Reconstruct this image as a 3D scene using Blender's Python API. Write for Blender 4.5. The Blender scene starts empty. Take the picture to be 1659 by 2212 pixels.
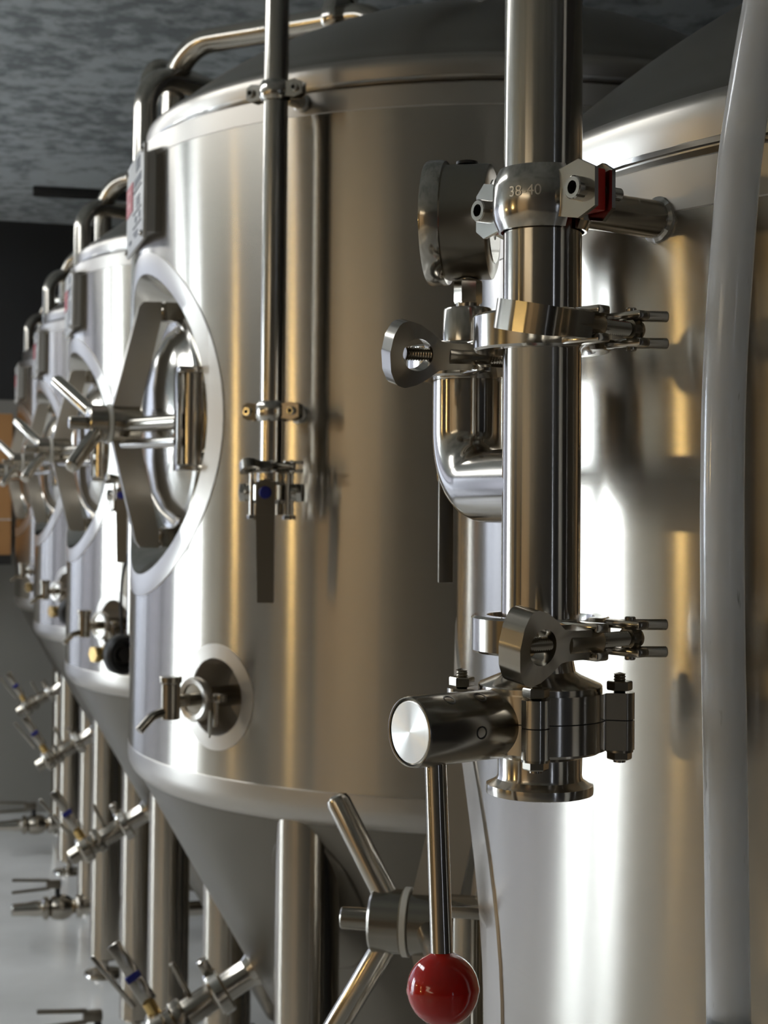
import bpy, bmesh, math, random
from mathutils import Matrix, Vector

SC = bpy.context.scene
COL = SC.collection
PI = math.pi
random.seed(7)

# ---------------------------------------------------------------- camera
FPX = 3323.0                 # focal length in pixels of the 1659 x 2212 frame
CAMZ = 1.21
PITCH, ROLL = 0.030, 0.0085
PPX, PPY = 829.5, 988.0      # principal point
f0 = Vector((0, math.cos(PITCH), math.sin(PITCH)))
r0 = Vector((1, 0, 0))
u0 = Vector((0, -math.sin(PITCH), math.cos(PITCH)))
CR = r0 * math.cos(ROLL) + u0 * math.sin(ROLL)
CU = -r0 * math.sin(ROLL) + u0 * math.cos(ROLL)


def W(x, y, depth):
    """world point seen at photo pixel (x, y) at distance `depth` along +Y"""
    d = CR * ((x - PPX) / FPX) + CU * ((PPY - y) / FPX) + f0
    d = d * (depth / d.y)
    return Vector((d.x, d.y, d.z + CAMZ))


cam_data = bpy.data.cameras.new('camera')
cam = bpy.data.objects.new('camera', cam_data)
COL.objects.link(cam)
cam.matrix_world = Matrix((
    (CR.x, CU.x, -f0.x, 0), (CR.y, CU.y, -f0.y, 0), (CR.z, CU.z, -f0.z, CAMZ), (0, 0, 0, 1)))
cam_data.sensor_fit = 'VERTICAL'
cam_data.sensor_height = 36.0
cam_data.lens = 36.0 * FPX / 2212.0
cam_data.shift_y = -(1106.0 - PPY) / 2212.0
cam_data.clip_start = 0.05
cam_data.dof.use_dof = True
cam_data.dof.focus_distance = 0.72
cam_data.dof.aperture_fstop = 24.0
SC.camera = cam

# ---------------------------------------------------------------- exposure, world
SC.view_settings.view_transform = 'Standard'
SC.view_settings.look = 'None'
SC.view_settings.gamma = 1.0
SC.view_settings.use_curve_mapping = False
SC.view_settings.exposure = 0.35
SC.cycles.use_denoising = True
SC.cycles.max_bounces = 10
SC.cycles.glossy_bounces = 6
SC.cycles.caustics_reflective = True
SC.cycles.blur_glossy = 1.0
SC.cycles.caustics_refractive = False
SC.cycles.sample_clamp_indirect = 6.0

world = bpy.data.worlds.new('overcast_sky')
SC.world = world
world.use_nodes = True
wb = world.node_tree.nodes['Background']
wb.inputs['Color'].default_value = (0.80, 0.88, 1.0, 1)
wb.inputs['Strength'].default_value = 18.0

# ---------------------------------------------------------------- frames of the row
U = Vector((-0.2722, 0.9622, 0)).normalized()        # along the row, away from the camera
NA = Vector((-U.y, U.x, 0))                          # towards the aisle
ROTROW = math.atan2(NA.y, NA.x)


def P(s, a, z):
    return U * s + NA * a + Vector((0, 0, z))


# ---------------------------------------------------------------- materials
MATS = {}


def new_mat(name):
    m = bpy.data.materials.new(name)
    m.use_nodes = True
    nt = m.node_tree
    b = nt.nodes['Principled BSDF']
    MATS[name] = m
    return m, nt, b


def simple(name, col, rough=0.5, metal=0.0, spec=0.5, emit=None, estr=0.0, coat=0.0):
    m, nt, b = new_mat(name)
    b.inputs['Base Color'].default_value = (*col, 1)
    b.inputs['Roughness'].default_value = rough
    b.inputs['Metallic'].default_value = metal
    b.inputs['Specular IOR Level'].default_value = spec
    b.inputs['Coat Weight'].default_value = coat
    if emit:
        b.inputs['Emission Color'].default_value = (*emit, 1)
        b.inputs['Emission Strength'].default_value = estr
    return m


def steel(name, col, rough, aniso=0.0, wave=0.0, wave_scale=3.0, grain=0.0, axis='Z', rot=0.25, gscale=(4, 4, 900)):
    """brushed stainless: highlights smeared across the brushing direction"""
    m, nt, b = new_mat(name)
    b.inputs['Base Color'].default_value = (*col, 1)
    b.inputs['Metallic'].default_value = 1.0
    b.inputs['Roughness'].default_value = rough
    tc = nt.nodes.new('ShaderNodeTexCoord')
    if aniso > 0:
        b.inputs['Anisotropic'].default_value = aniso
        b.inputs['Anisotropic Rotation'].default_value = rot
        t = nt.nodes.new('ShaderNodeTangent')
        t.direction_type = 'RADIAL'
        t.axis = axis
        nt.links.new(t.outputs['Tangent'], b.inputs['Tangent'])
    if grain > 0:
        mp = nt.nodes.new('ShaderNodeMapping')
        mp.inputs['Scale'].default_value = gscale
        nt.links.new(tc.outputs['Object'], mp.inputs['Vector'])
        n = nt.nodes.new('ShaderNodeTexNoise')
        n.inputs['Scale'].default_value = 1.0
        n.inputs['Detail'].default_value = 3.0
        nt.links.new(mp.outputs['Vector'], n.inputs['Vector'])
        mr = nt.nodes.new('ShaderNodeMapRange')
        mr.inputs['To Min'].default_value = max(0.02, rough - grain)
        mr.inputs['To Max'].default_value = rough + grain
        nt.links.new(n.outputs['Fac'], mr.inputs['Value'])
        nt.links.new(mr.outputs['Result'], b.inputs['Roughness'])
    if wave > 0:
        mp2 = nt.nodes.new('ShaderNodeMapping')
        mp2.inputs['Scale'].default_value = (1, 1, 0.55)
        nt.links.new(tc.outputs['Object'], mp2.inputs['Vector'])
        n2 = nt.nodes.new('ShaderNodeTexNoise')
        n2.inputs['Scale'].default_value = wave_scale
        n2.inputs['Detail'].default_value = 0.5
        nt.links.new(mp2.outputs['Vector'], n2.inputs['Vector'])
        bp = nt.nodes.new('ShaderNodeBump')
        bp.inputs['Strength'].default_value = 1.0
        bp.inputs['Distance'].default_value = wave
        nt.links.new(n2.outputs['Fac'], bp.inputs['Height'])
        nt.links.new(bp.outputs['Normal'], b.inputs['Normal'])
    return m


ST = (0.47, 0.43, 0.37)
steel('steel_shell', ST, 0.21, aniso=1.0, wave=0.006, wave_scale=2.6, grain=0.02)
steel('steel_band', (0.50, 0.46, 0.405), 0.34, aniso=0.55)
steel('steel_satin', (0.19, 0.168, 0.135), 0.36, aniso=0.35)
steel('steel_dome', (0.33, 0.30, 0.25), 0.28)
steel('steel_crossbar', (0.50, 0.465, 0.41), 0.34)
steel('steel_pipe', (0.52, 0.48, 0.42), 0.14, aniso=0.75)
steel('steel_turned_body', (0.56, 0.52, 0.46), 0.17, aniso=0.7)
steel('steel_leg', (0.42, 0.375, 0.31), 0.17, aniso=0.9)
steel('steel_polished', (0.54, 0.505, 0.45), 0.15)
steel('steel_cast', (0.38, 0.345, 0.29), 0.20)
steel('steel_rough', (0.58, 0.56, 0.52), 0.30)
steel('steel_turned', (0.80, 0.77, 0.72), 0.30, aniso=0.9, axis='X', rot=0.0)
simple('bolt_dark', (0.16, 0.155, 0.15), 0.30, 1.0)
simple('socket_black', (0.03, 0.028, 0.025), 0.5, 0.3)
simple('red_knob', (0.58, 0.012, 0.006), 0.10, 0.0, 0.5, coat=0.3)
simple('red_gasket', (0.52, 0.018, 0.010), 0.45)
simple('white_gasket', (0.78, 0.76, 0.70), 0.5)
simple('blue_cap', (0.005, 0.012, 0.19), 0.35)
simple('black_rubber', (0.012, 0.012, 0.012), 0.45)
simple('brass', (0.72, 0.50, 0.20), 0.25, 1.0)
simple('plate_white', (0.56, 0.55, 0.53), 0.4)
simple('plate_red', (0.45, 0.05, 0.06), 0.45)
simple('plate_red_light', (0.62, 0.25, 0.25), 0.45)
simple('plate_ink', (0.09, 0.09, 0.10), 0.5)
simple('glass_dial', (0.75, 0.75, 0.72), 0.15)
simple('plywood', (0.42, 0.21, 0.075), 0.55)
simple('black_trim', (0.008, 0.008, 0.008), 0.5)
simple('lamp_warm', (1, 0.8, 0.5), 0.5, emit=(1.0, 0.70, 0.28), estr=45.0)
simple('lamp_cool', (1, 1, 1), 0.5, emit=(0.93, 0.97, 1.0), estr=9.0)
simple('fill_panel_glow', (1, .9, .75), 0.5, emit=(1.0, 0.84, 0.60), estr=2.2)
simple('stamp_bright', (0.85, 0.82, 0.76), 0.4, 1.0)
simple('lamp_housing', (0.5, 0.5, 0.5), 0.5)
simple('wood_panel', (0.22, 0.145, 0.055), 0.5)
simple('beige_paint', (0.74, 0.58, 0.40), 0.6)
simple('dark_paint', (0.05, 0.05, 0.052), 0.6)
simple('frame_paint', (0.06, 0.065, 0.08), 0.45)
simple('pavement', (0.55, 0.54, 0.52), 0.8)
simple('cream_paint', (0.42, 0.375, 0.305), 0.6)
simple('back_paint', (0.11, 0.10, 0.085), 0.6)
simple('grey_paint', (0.30, 0.29, 0.27), 0.6)

# concrete floor
m, nt, b = new_mat('floor_concrete')
tc = nt.nodes.new('ShaderNodeTexCoord')
n = nt.nodes.new('ShaderNodeTexNoise'); n.inputs['Scale'].default_value = 2.2; n.inputs['Detail'].default_value = 6
nt.links.new(tc.outputs['Object'], n.inputs['Vector'])
cr = nt.nodes.new('ShaderNodeValToRGB')
cr.color_ramp.elements[0].position = 0.30; cr.color_ramp.elements[0].color = (0.56, 0.555, 0.53, 1)
cr.color_ramp.elements[1].position = 0.72; cr.color_ramp.elements[1].color = (0.78, 0.775, 0.75, 1)
nt.links.new(n.outputs['Fac'], cr.inputs['Fac'])
nt.links.new(cr.outputs['Color'], b.inputs['Base Color'])
b.inputs['Roughness'].default_value = 0.16
n2 = nt.nodes.new('ShaderNodeTexNoise'); n2.inputs['Scale'].default_value = 9; n2.inputs['Detail'].default_value = 2
nt.links.new(tc.outputs['Object'], n2.inputs['Vector'])
bp = nt.nodes.new('ShaderNodeBump'); bp.inputs['Strength'].default_value = 0.25; bp.inputs['Distance'].default_value = 0.004
nt.links.new(n2.outputs['Fac'], bp.inputs['Height']); nt.links.new(bp.outputs['Normal'], b.inputs['Normal'])

# sprayed grey ceiling with dark blotches
m, nt, b = new_mat('ceiling_spray')
tc = nt.nodes.new('ShaderNodeTexCoord')
mp = nt.nodes.new('ShaderNodeMapping'); mp.inputs['Scale'].default_value = (1.0, 1.0, 1.0)
nt.links.new(tc.outputs['Object'], mp.inputs['Vector'])
n = nt.nodes.new('ShaderNodeTexNoise'); n.inputs['Scale'].default_value = 16; n.inputs['Detail'].default_value = 7; n.inputs['Roughness'].default_value = 0.62
nt.links.new(mp.outputs['Vector'], n.inputs['Vector'])
nb = nt.nodes.new('ShaderNodeTexNoise'); nb.inputs['Scale'].default_value = 1.6; nb.inputs['Detail'].default_value = 2
nt.links.new(mp.outputs['Vector'], nb.inputs['Vector'])
ma = nt.nodes.new('ShaderNodeMath'); ma.operation = 'MULTIPLY_ADD'
ma.inputs[1].default_value = 0.55; nt.links.new(nb.outputs['Fac'], ma.inputs[0]); nt.links.new(n.outputs['Fac'], ma.inputs[2])
cr = nt.nodes.new('ShaderNodeValToRGB')
cr.color_ramp.elements[0].position = 0.66; cr.color_ramp.elements[0].color = (0.24, 0.262, 0.268, 1)
cr.color_ramp.elements[1].position = 0.82; cr.color_ramp.elements[1].color = (0.52, 0.56, 0.57, 1)
nt.links.new(ma.outputs[0], cr.inputs['Fac'])
nt.links.new(cr.outputs['Color'], b.inputs['Base Color'])
b.inputs['Roughness'].default_value = 0.85
bp = nt.nodes.new('ShaderNodeBump'); bp.inputs['Strength'].default_value = 0.6; bp.inputs['Distance'].default_value = 0.01
nt.links.new(n.outputs['Fac'], bp.inputs['Height']); nt.links.new(bp.outputs['Normal'], b.inputs['Normal'])

# milky vinyl hose: thin translucent wall with a glossy skin
m, nt, b = new_mat('vinyl_hose')
b.inputs['Roughness'].default_value = 0.12
b.inputs['Coat Weight'].default_value = 0.3
b.inputs['Coat Roughness'].default_value = 0.05
tc = nt.nodes.new('ShaderNodeTexCoord')
mp = nt.nodes.new('ShaderNodeMapping'); mp.inputs['Scale'].default_value = (260, 260, 55)
nt.links.new(tc.outputs['Object'], mp.inputs['Vector'])
n = nt.nodes.new('ShaderNodeTexNoise'); n.inputs['Scale'].default_value = 1.0
nt.links.new(mp.outputs['Vector'], n.inputs['Vector'])
cr = nt.nodes.new('ShaderNodeValToRGB')
cr.color_ramp.elements[0].position = 0.20; cr.color_ramp.elements[0].color = (0.42, 0.42, 0.41, 1)
cr.color_ramp.elements[1].position = 0.30; cr.color_ramp.elements[1].color = (0.92, 0.935, 0.935, 1)
nt.links.new(n.outputs['Fac'], cr.inputs['Fac']); nt.links.new(cr.outputs['Color'], b.inputs['Base Color'])
b.inputs['Subsurface Weight'].default_value = 1.0
b.inputs['Subsurface Radius'].default_value = (1.0, 1.0, 1.0)
b.inputs['Subsurface Scale'].default_value = 0.02
tp = nt.nodes.new('ShaderNodeBsdfTransparent'); tp.inputs['Color'].default_value = (0.90, 0.92, 0.92, 1)
m2 = nt.nodes.new('ShaderNodeMixShader'); m2.inputs[0].default_value = 0.30
nt.links.new(b.outputs[0], m2.inputs[1]); nt.links.new(tp.outputs[0], m2.inputs[2])
nt.links.new(m2.outputs[0], nt.nodes['Material Output'].inputs['Surface'])

# far wall: black paint above a grey dado
m, nt, b = new_mat('wall_two_tone')
tc = nt.nodes.new('ShaderNodeTexCoord')
sx = nt.nodes.new('ShaderNodeSeparateXYZ'); nt.links.new(tc.outputs['Object'], sx.inputs[0])
gt = nt.nodes.new('ShaderNodeMath'); gt.operation = 'GREATER_THAN'; gt.inputs[1].default_value = 1.60
nt.links.new(sx.outputs['Z'], gt.inputs[0])
mx = nt.nodes.new('ShaderNodeMix'); mx.data_type = 'RGBA'
mx.inputs[6].default_value = (0.27, 0.262, 0.24, 1); mx.inputs[7].default_value = (0.018, 0.019, 0.02, 1)
nt.links.new(gt.outputs[0], mx.inputs[0]); nt.links.new(mx.outputs[2], b.inputs['Base Color'])
b.inputs['Roughness'].default_value = 0.6

# window glass
for nm_, tint in (('window_glass', (0.94, 0.96, 0.96, 1)), ('window_film', (0.235, 0.235, 0.25, 1)), ('window_film_light', (0.29, 0.295, 0.31, 1))):
    m, nt, b = new_mat(nm_)
    tr = nt.nodes.new('ShaderNodeBsdfTransparent'); tr.inputs['Color'].default_value = tint
    gl = nt.nodes.new('ShaderNodeBsdfGlossy'); gl.inputs['Roughness'].default_value = 0.02
    mxs = nt.nodes.new('ShaderNodeMixShader'); mxs.inputs[0].default_value = 0.05
    nt.links.new(tr.outputs[0], mxs.inputs[1]); nt.links.new(gl.outputs[0], mxs.inputs[2])
    nt.links.new(mxs.outputs[0], nt.nodes['Material Output'].inputs['Surface'])


# ---------------------------------------------------------------- mesh builder
class MB:
    def __init__(self):
        self.v = []; self.f = []

    def add(self, vs, fs, M=None):
        o = len(self.v)
        for p in vs:
            p = Vector(p)
            self.v.append(M @ p if M else p)
        for f in fs:
            self.f.append([i + o for i in f])
        return self

    def lathe(self, prof, seg=48, M=None, close=False, a0=0.0, a1=2 * PI):
        """profile [(r, h)] turned about local z"""
        full = abs(a1 - a0 - 2 * PI) < 1e-6
        n = seg if full else seg + 1
        vs = []; rows = []
        for (r, h) in prof:
            if r < 1e-7 and full:
                rows.append([len(vs)]); vs.append((0, 0, h))
            else:
                row = []
                for i in range(n):
                    t = a0 + (a1 - a0) * i / seg
                    row.append(len(vs)); vs.append((r * math.cos(t), r * math.sin(t), h))
                rows.append(row)
        fs = []
        pairs = list(zip(rows[:-1], rows[1:]))
        if close:
            pairs.append((rows[-1], rows[0]))
        for A, B in pairs:
            m_ = seg
            for i in range(m_):
                j = (i + 1) % n if full else i + 1
                if len(A) == 1 and len(B) == 1:
                    continue
                if len(A) == 1:
                    fs.append((A[0], B[j], B[i]))
                elif len(B) == 1:
                    fs.append((A[i], A[j], B[0]))
                else:
                    fs.append((A[i], A[j], B[j], B[i]))
        if close and not full:
            fs.append([r[0] for r in rows][::-1]); fs.append([r[-1] for r in rows])
        return self.add(vs, fs, M)

    def cyl(self, p0, p1, r, seg=32, r1=None, bev=0.0):
        p0 = Vector(p0); p1 = Vector(p1)
        d = p1 - p0; L = d.length
        M = axis_frame(p0, d)
        r1 = r if r1 is None else r1
        if bev > 0:
            prof = [(0, 0), (r - bev, 0), (r, bev), (r1, L - bev), (r1 - bev, L), (0, L)]
        else:
            prof = [(0, 0), (r, 0), (r1, L), (0, L)]
        return self.lathe(prof, seg, M)

    def hexnut(self, p0, p1, r):
        p0 = Vector(p0); d = Vector(p1) - p0
        return self.lathe([(0, 0), (r * 0.93, 0), (r, d.length * 0.12), (r, d.length * 0.88), (r * 0.93, d.length), (0, d.length)], 6, axis_frame(p0, d))

    def tube(self, pts, r, seg=20, cap=True, rin=None):
        pts = [Vector(p) for p in pts]
        n = len(pts)
        rs = r if isinstance(r, (list, tuple)) else [r] * n
        T = []
        for i in range(n):
            a = pts[max(i - 1, 0)]; c = pts[min(i + 1, n - 1)]
            T.append((c - a).normalized())
        ref = Vector((0, 0, 1)) if abs(T[0].z) < 0.9 else Vector((1, 0, 0))
        N = (ref - T[0] * ref.dot(T[0])).normalized()
        vs = []; fs = []
        for i in range(n):
            N = (N - T[i] * N.dot(T[i])).normalized()
            B = T[i].cross(N)
            for k in range(seg):
                t = 2 * PI * k / seg
                vs.append(pts[i] + (N * math.cos(t) + B * math.sin(t)) * rs[i])
        for i in range(n - 1):
            for k in range(seg):
                j = (k + 1) % seg
                fs.append((i * seg + k, i * seg + j, (i + 1) * seg + j, (i + 1) * seg + k))
        if cap:
            fs.append(list(range(seg))[::-1]); fs.append([(n - 1) * seg + k for k in range(seg)])
        return self.add(vs, fs)

    def box(self, c, size, M=None, bev=0.0):
        bm = bmesh.new()
        bmesh.ops.create_cube(bm, size=1.0)
        bmesh.ops.scale(bm, vec=Vector(size), verts=bm.verts)
        if bev > 0:
            bmesh.ops.bevel(bm, geom=list(bm.edges), offset=bev, segments=2, profile=0.5, affect='EDGES')
        bm.verts.ensure_lookup_table()
        vs = [v.co + Vector(c) for v in bm.verts]
        fs = [[v.index for v in f.verts] for f in bm.faces]
        bm.free()
        return self.add(vs, fs, M)

    def prism(self, outline, t, M=None):
        """outline [(x, y)] in the local xy plane, extruded +-t/2 in z"""
        n = len(outline)
        vs = [(x, y, -t / 2) for x, y in outline] + [(x, y, t / 2) for x, y in outline]
        fs = [list(range(n))[::-1], [n + i for i in range(n)]]
        for i in range(n):
            j = (i + 1) % n
            fs.append((i, j, n + j, n + i))
        return self.add(vs, fs, M)

    def build(self, name, mat, parent=None, angle=32, rotz=None, loc=None):
        me = bpy.data.meshes.new(name)
        me.from_pydata([tuple(p) for p in self.v], [], self.f)
        bm = bmesh.new(); bm.from_mesh(me)
        bmesh.ops.recalc_face_normals(bm, faces=bm.faces)
        for f in bm.faces:
            f.smooth = True
        bm.to_mesh(me); bm.free()
        me.set_sharp_from_angle(angle=math.radians(angle))
        me.materials.append(MATS[mat])
        o = bpy.data.objects.new(name, me)
        COL.objects.link(o)
        if parent:
            o.parent = parent
        if rotz is not None:
            o.rotation_euler = (0, 0, rotz)
        if loc is not None:
            o.location = loc
        return o


def axis_frame(origin, zdir, xhint=None):
    z = Vector(zdir).normalized()
    h = Vector(xhint) if xhint is not None else (Vector((1, 0, 0)) if abs(z.x) < 0.8 else Vector((0, 1, 0)))
    x = (h - z * h.dot(z)).normalized()
    y = z.cross(x)
    o = Vector(origin)
    return Matrix(((x.x, y.x, z.x, o.x), (x.y, y.y, z.y, o.y), (x.z, y.z, z.z, o.z), (0, 0, 0, 1)))


def fillet(pts, rad, n=10):
    pts = [Vector(p) for p in pts]
    out = [pts[0]]
    for i in range(1, len(pts) - 1):
        a, p, c = pts[i - 1], pts[i], pts[i + 1]
        d1 = (a - p).normalized(); d2 = (c - p).normalized()
        ang = d1.angle(d2)
        t = min(rad / math.tan(ang / 2), (a - p).length * 0.499, (c - p).length * 0.499)
        R = t * math.tan(ang / 2)
        bis = (d1 + d2).normalized()
        cen = p + bis * (R / math.sin(ang / 2))
        s = p + d1 * t; e = p + d2 * t
        v0 = s - cen; v1 = e - cen
        tot = v0.angle(v1)
        ax = v0.cross(v1).normalized()
        for k in range(n + 1):
            out.append(cen + Matrix.Rotation(tot * k / n, 3, ax) @ v0)
    out.append(pts[-1])
    return out


def tag(o, label=None, cat=None, group=None, kind=None):
    if label: o['label'] = label
    if cat: o['category'] = cat
    if group: o['group'] = group
    if kind: o['kind'] = kind
    return o


def thing(name, label, cat, loc=(0, 0, 0), rotz=0.0, group=None):
    o = bpy.data.objects.new(name, None)
    o.empty_display_size = 0.05
    COL.objects.link(o)
    o.location = loc
    o.rotation_euler = (0, 0, rotz)
    return tag(o, label, cat, group)


def copy_tree(o, parent=None):
    c = o.copy()
    COL.objects.link(c)
    c.parent = parent
    for ch in [x for x in o.children]:
        copy_tree(ch, c)
    return c


# ---------------------------------------------------------------- room
CEIL = 2.30
S0, S1 = -3.6, 6.15          # back wall, far wall
A0, A1 = -1.75, 5.9          # wall behind the tanks, aisle wall


def slab(name, s0, s1, a0, a1, z0, z1, mat, parent=None, bev=0.0):
    mb = MB()
    vs = [P(s, a, z) for z in (z0, z1) for (s, a) in ((s0, a0), (s1, a0), (s1, a1), (s0, a1))]
    mb.add(vs, [(3, 2, 1, 0), (4, 5, 6, 7), (0, 1, 5, 4), (1, 2, 6, 5), (2, 3, 7, 6), (3, 0, 4, 7)])
    return mb.build(name, mat, parent, angle=20)


def struct(o):
    o['kind'] = 'structure'
    return o


struct(slab('floor', S0 - .2, S1 + .2, A0 - .2, A1 + .2, -0.15, 0.0, 'floor_concrete'))
struct(slab('ceiling', S0 - .2, S1 + .2, A0 - .2, A1 + .2, CEIL, CEIL + .15, 'ceiling_spray'))
# far wall: solid beside the tanks, glazed further left
GA0, GA1 = 0.75, 5.8
WF = struct(slab('wall_far', S1, S1 + .15, A0 - .15, GA0, 0, CEIL, 'wall_two_tone'))
slab('pier', S1, S1 + .15, GA1, A1 + .15, 0, CEIL, 'grey_paint', WF)
slab('sill_wall', S1, S1 + .15, GA0, GA1, 0, .10, 'grey_paint', WF)
slab('lintel', S1, S1 + .15, GA0, GA1, 2.22, CEIL, 'dark_paint', WF)
BA0, BA1 = -1.36, -1.02
WB = struct(slab('wall_back', S0 - .15, S0, BA1, A1 + .15, 0, CEIL, 'back_paint'))
slab('pier', S0 - .15, S0, A0 - .15, BA0, 0, CEIL, 'back_paint', WB)
slab('sill_wall', S0 - .15, S0, BA0, BA1, 0, .10, 'back_paint', WB)
slab('lintel', S0 - .15, S0, BA0, BA1, 2.22, CEIL, 'back_paint', WB)
struct(slab('wall_right', S0, S1, A0 - .15, A0, 0, CEIL, 'dark_paint'))
# aisle wall: timber lining, beige paint and a run of tall windows
WS0, WS1, WZ0, WZ1 = 5.1, 6.05, 0.10, 2.22
WA = slab('wall_left', S0, -0.35, A1, A1 + .15, 0, CEIL, 'beige_paint'); struct(WA)
slab('dark_lining', -0.35, 0.0, A1, A1 + .15, 0, CEIL, 'dark_paint', WA)
slab('timber_lining', 0.0, 1.5, A1, A1 + .15, 0, CEIL, 'wood_panel', WA)
slab('dark_lining', 1.5, 2.6, A1, A1 + .15, 0, CEIL, 'dark_paint', WA)
slab('timber_lining', 2.6, 3.85, A1, A1 + .15, 0, CEIL, 'wood_panel', WA)
slab('pier', 3.85, WS0, A1, A1 + .15, 0, CEIL, 'cream_paint', WA)
slab('pier', WS1, S1, A1, A1 + .15, 0, CEIL, 'grey_paint', WA)
slab('sill_wall', WS0, WS1, A1, A1 + .15, 0, WZ0, 'grey_paint', WA)
slab('lintel', WS0, WS1, A1, A1 + .15, WZ1, CEIL, 'dark_paint', WA)


def window(idx, side, c0, c1, glass='window_glass'):
    """window between coordinates c0..c1 along the wall"""
    def sl(nm, p, q_, d0, d1, z0, z1, mat, par=None):
        if side == 'left':
            return slab(nm, p, q_, A1 + d0, A1 + d1, z0, z1, mat, par)
        if side == 'back':
            return slab(nm, S0 - d1, S0 - d0, p, q_, z0, z1, mat, par)
        return slab(nm, S1 + d0, S1 + d1, p, q_, z0, z1, mat, par)
    w_ = c1 - c0
    wf = struct(sl('window_%d' % idx, c0, c0 + .07, .02, .12, WZ0, WZ1, 'frame_paint'))
    sl('frame_post', c1 - .07, c1, .02, .12, WZ0, WZ1, 'frame_paint', wf)
    sl('frame_rail', c0 + .07, c1 - .07, .02, .12, WZ0, WZ0 + .05, 'frame_paint', wf)
    sl('frame_rail', c0 + .07, c1 - .07, .02, .12, WZ1 - .05, WZ1, 'frame_paint', wf)
    edges = [c0 + .07, c0 + w_ * .30, c0 + w_ * .66, c1 - .07] if side != 'back' else [c0 + .07, c1 - .07]
    for m_ in edges[1:-1]:
        sl('mullion', m_ - .018, m_ + .018, .04, .10, WZ0 + .05, WZ1 - .05, 'frame_paint', wf)
    np_ = len(edges) - 1
    for k_ in range(np_):
        sl('pane', edges[k_] + (.018 if k_ else 0), edges[k_ + 1] - (.018 if k_ < np_ - 1 else 0), .066, .072, WZ0 + .05, WZ1 - .05, glass, wf)
    pl = bpy.data.lights.new('daylight_portal', 'AREA')
    pl.shape = 'RECTANGLE'; pl.size = w_; pl.size_y = WZ1 - WZ0
    pl.cycles.is_portal = True
    po = bpy.data.objects.new('daylight_portal', pl); COL.objects.link(po)
    zc_ = (WZ0 + WZ1) / 2
    if side == 'left':
        po.matrix_world = axis_frame(P((c0 + c1) / 2, A1 + .2, zc_), NA, U)
    elif side == 'back':
        po.matrix_world = axis_frame(P(S0 - .2, (c0 + c1) / 2, zc_), -U, NA)
    else:
        po.matrix_world = axis_frame(P(S1 + .2, (c0 + c1) / 2, zc_), U, NA)


window(1, 'left', WS0, WS1)
window(6, 'back', BA0, BA1, 'window_film_light')
for i in range(4):
    w3 = (GA1 - GA0) / 4
    window(i + 2, 'far', GA0 + i * w3, GA0 + (i + 1) * w3, ['window_film_light', 'window_film', 'window_film', 'window_glass'][i])
GR = struct(slab('ground', S0 - 6, S1 + .4, A1 + .4, A1 + 20, -0.3, -0.16, 'pavement'))
slab('rear_yard', S0 - 12, S0 - .4, A0 - 8, A1 + .4, -0.3, -0.16, 'pavement', GR)
slab('forecourt', S1 + .4, S1 + 20, A0 - 6, A1 + 20, -0.3, -0.16, 'pavement', GR)

# ceiling light battens over the aisle
for k, s in enumerate((2.2, 3.8, 5.4)):
    t = thing('ceiling_light', ['slim white ceiling batten light nearest the camera over the aisle', 'middle slim white ceiling batten light over the aisle', 'farthest slim white ceiling batten light over the aisle'][k], 'ceiling light', P(s, 1.0, CEIL), ROTROW, 'ceiling battens over the aisle')
    MB().box((0, 0, -.025), (.34, 1.3, .05), bev=.006).build('housing', 'lamp_housing', t)
    MB().box((0, 0, -.056), (.31, 1.26, .012), bev=.004).build('diffuser', 'lamp_cool', t)
t = thing('fill_panel', 'large warm fill panel added on the ceiling, out of view, to brighten the beige wall behind the camera', 'ceiling light', P(-1.8, 4.6, CEIL), ROTROW)  # unseen fill light, added to brighten the beige wall the tanks reflect
MB().box((0, 0, -.02), (1.3, 2.5, .04), bev=.004).build('housing', 'lamp_housing', t)
MB().box((0, 0, -.046), (1.2, 2.4, .012), bev=.003).build('diffuser', 'fill_panel_glow', t)
# warm pendant lamps
for k, (s, a) in enumerate(((0.95, 4.2), (2.9, 4.9))):
    t = thing('pendant_lamp', ['warm globe pendant lamp in front of the timber lining', 'warm globe pendant lamp behind the camera'][k], 'lamp', P(s, a, 0), 0, 'warm pendant lamps')
    MB().lathe([(0, 1.36), (.035, 1.365), (.065, 1.40), (.075, 1.44), (.065, 1.48), (.03, 1.515)], 24).build('globe', 'lamp_warm', t)
    MB().lathe([(.03, 1.51), (.034, 1.52), (.034, 1.57), (0, 1.58)], 24).build('lamp_holder', 'black_trim', t)
    MB().cyl((0, 0, 1.57), (0, 0, CEIL), .004, 8).build('cord', 'black_trim', t)

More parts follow.
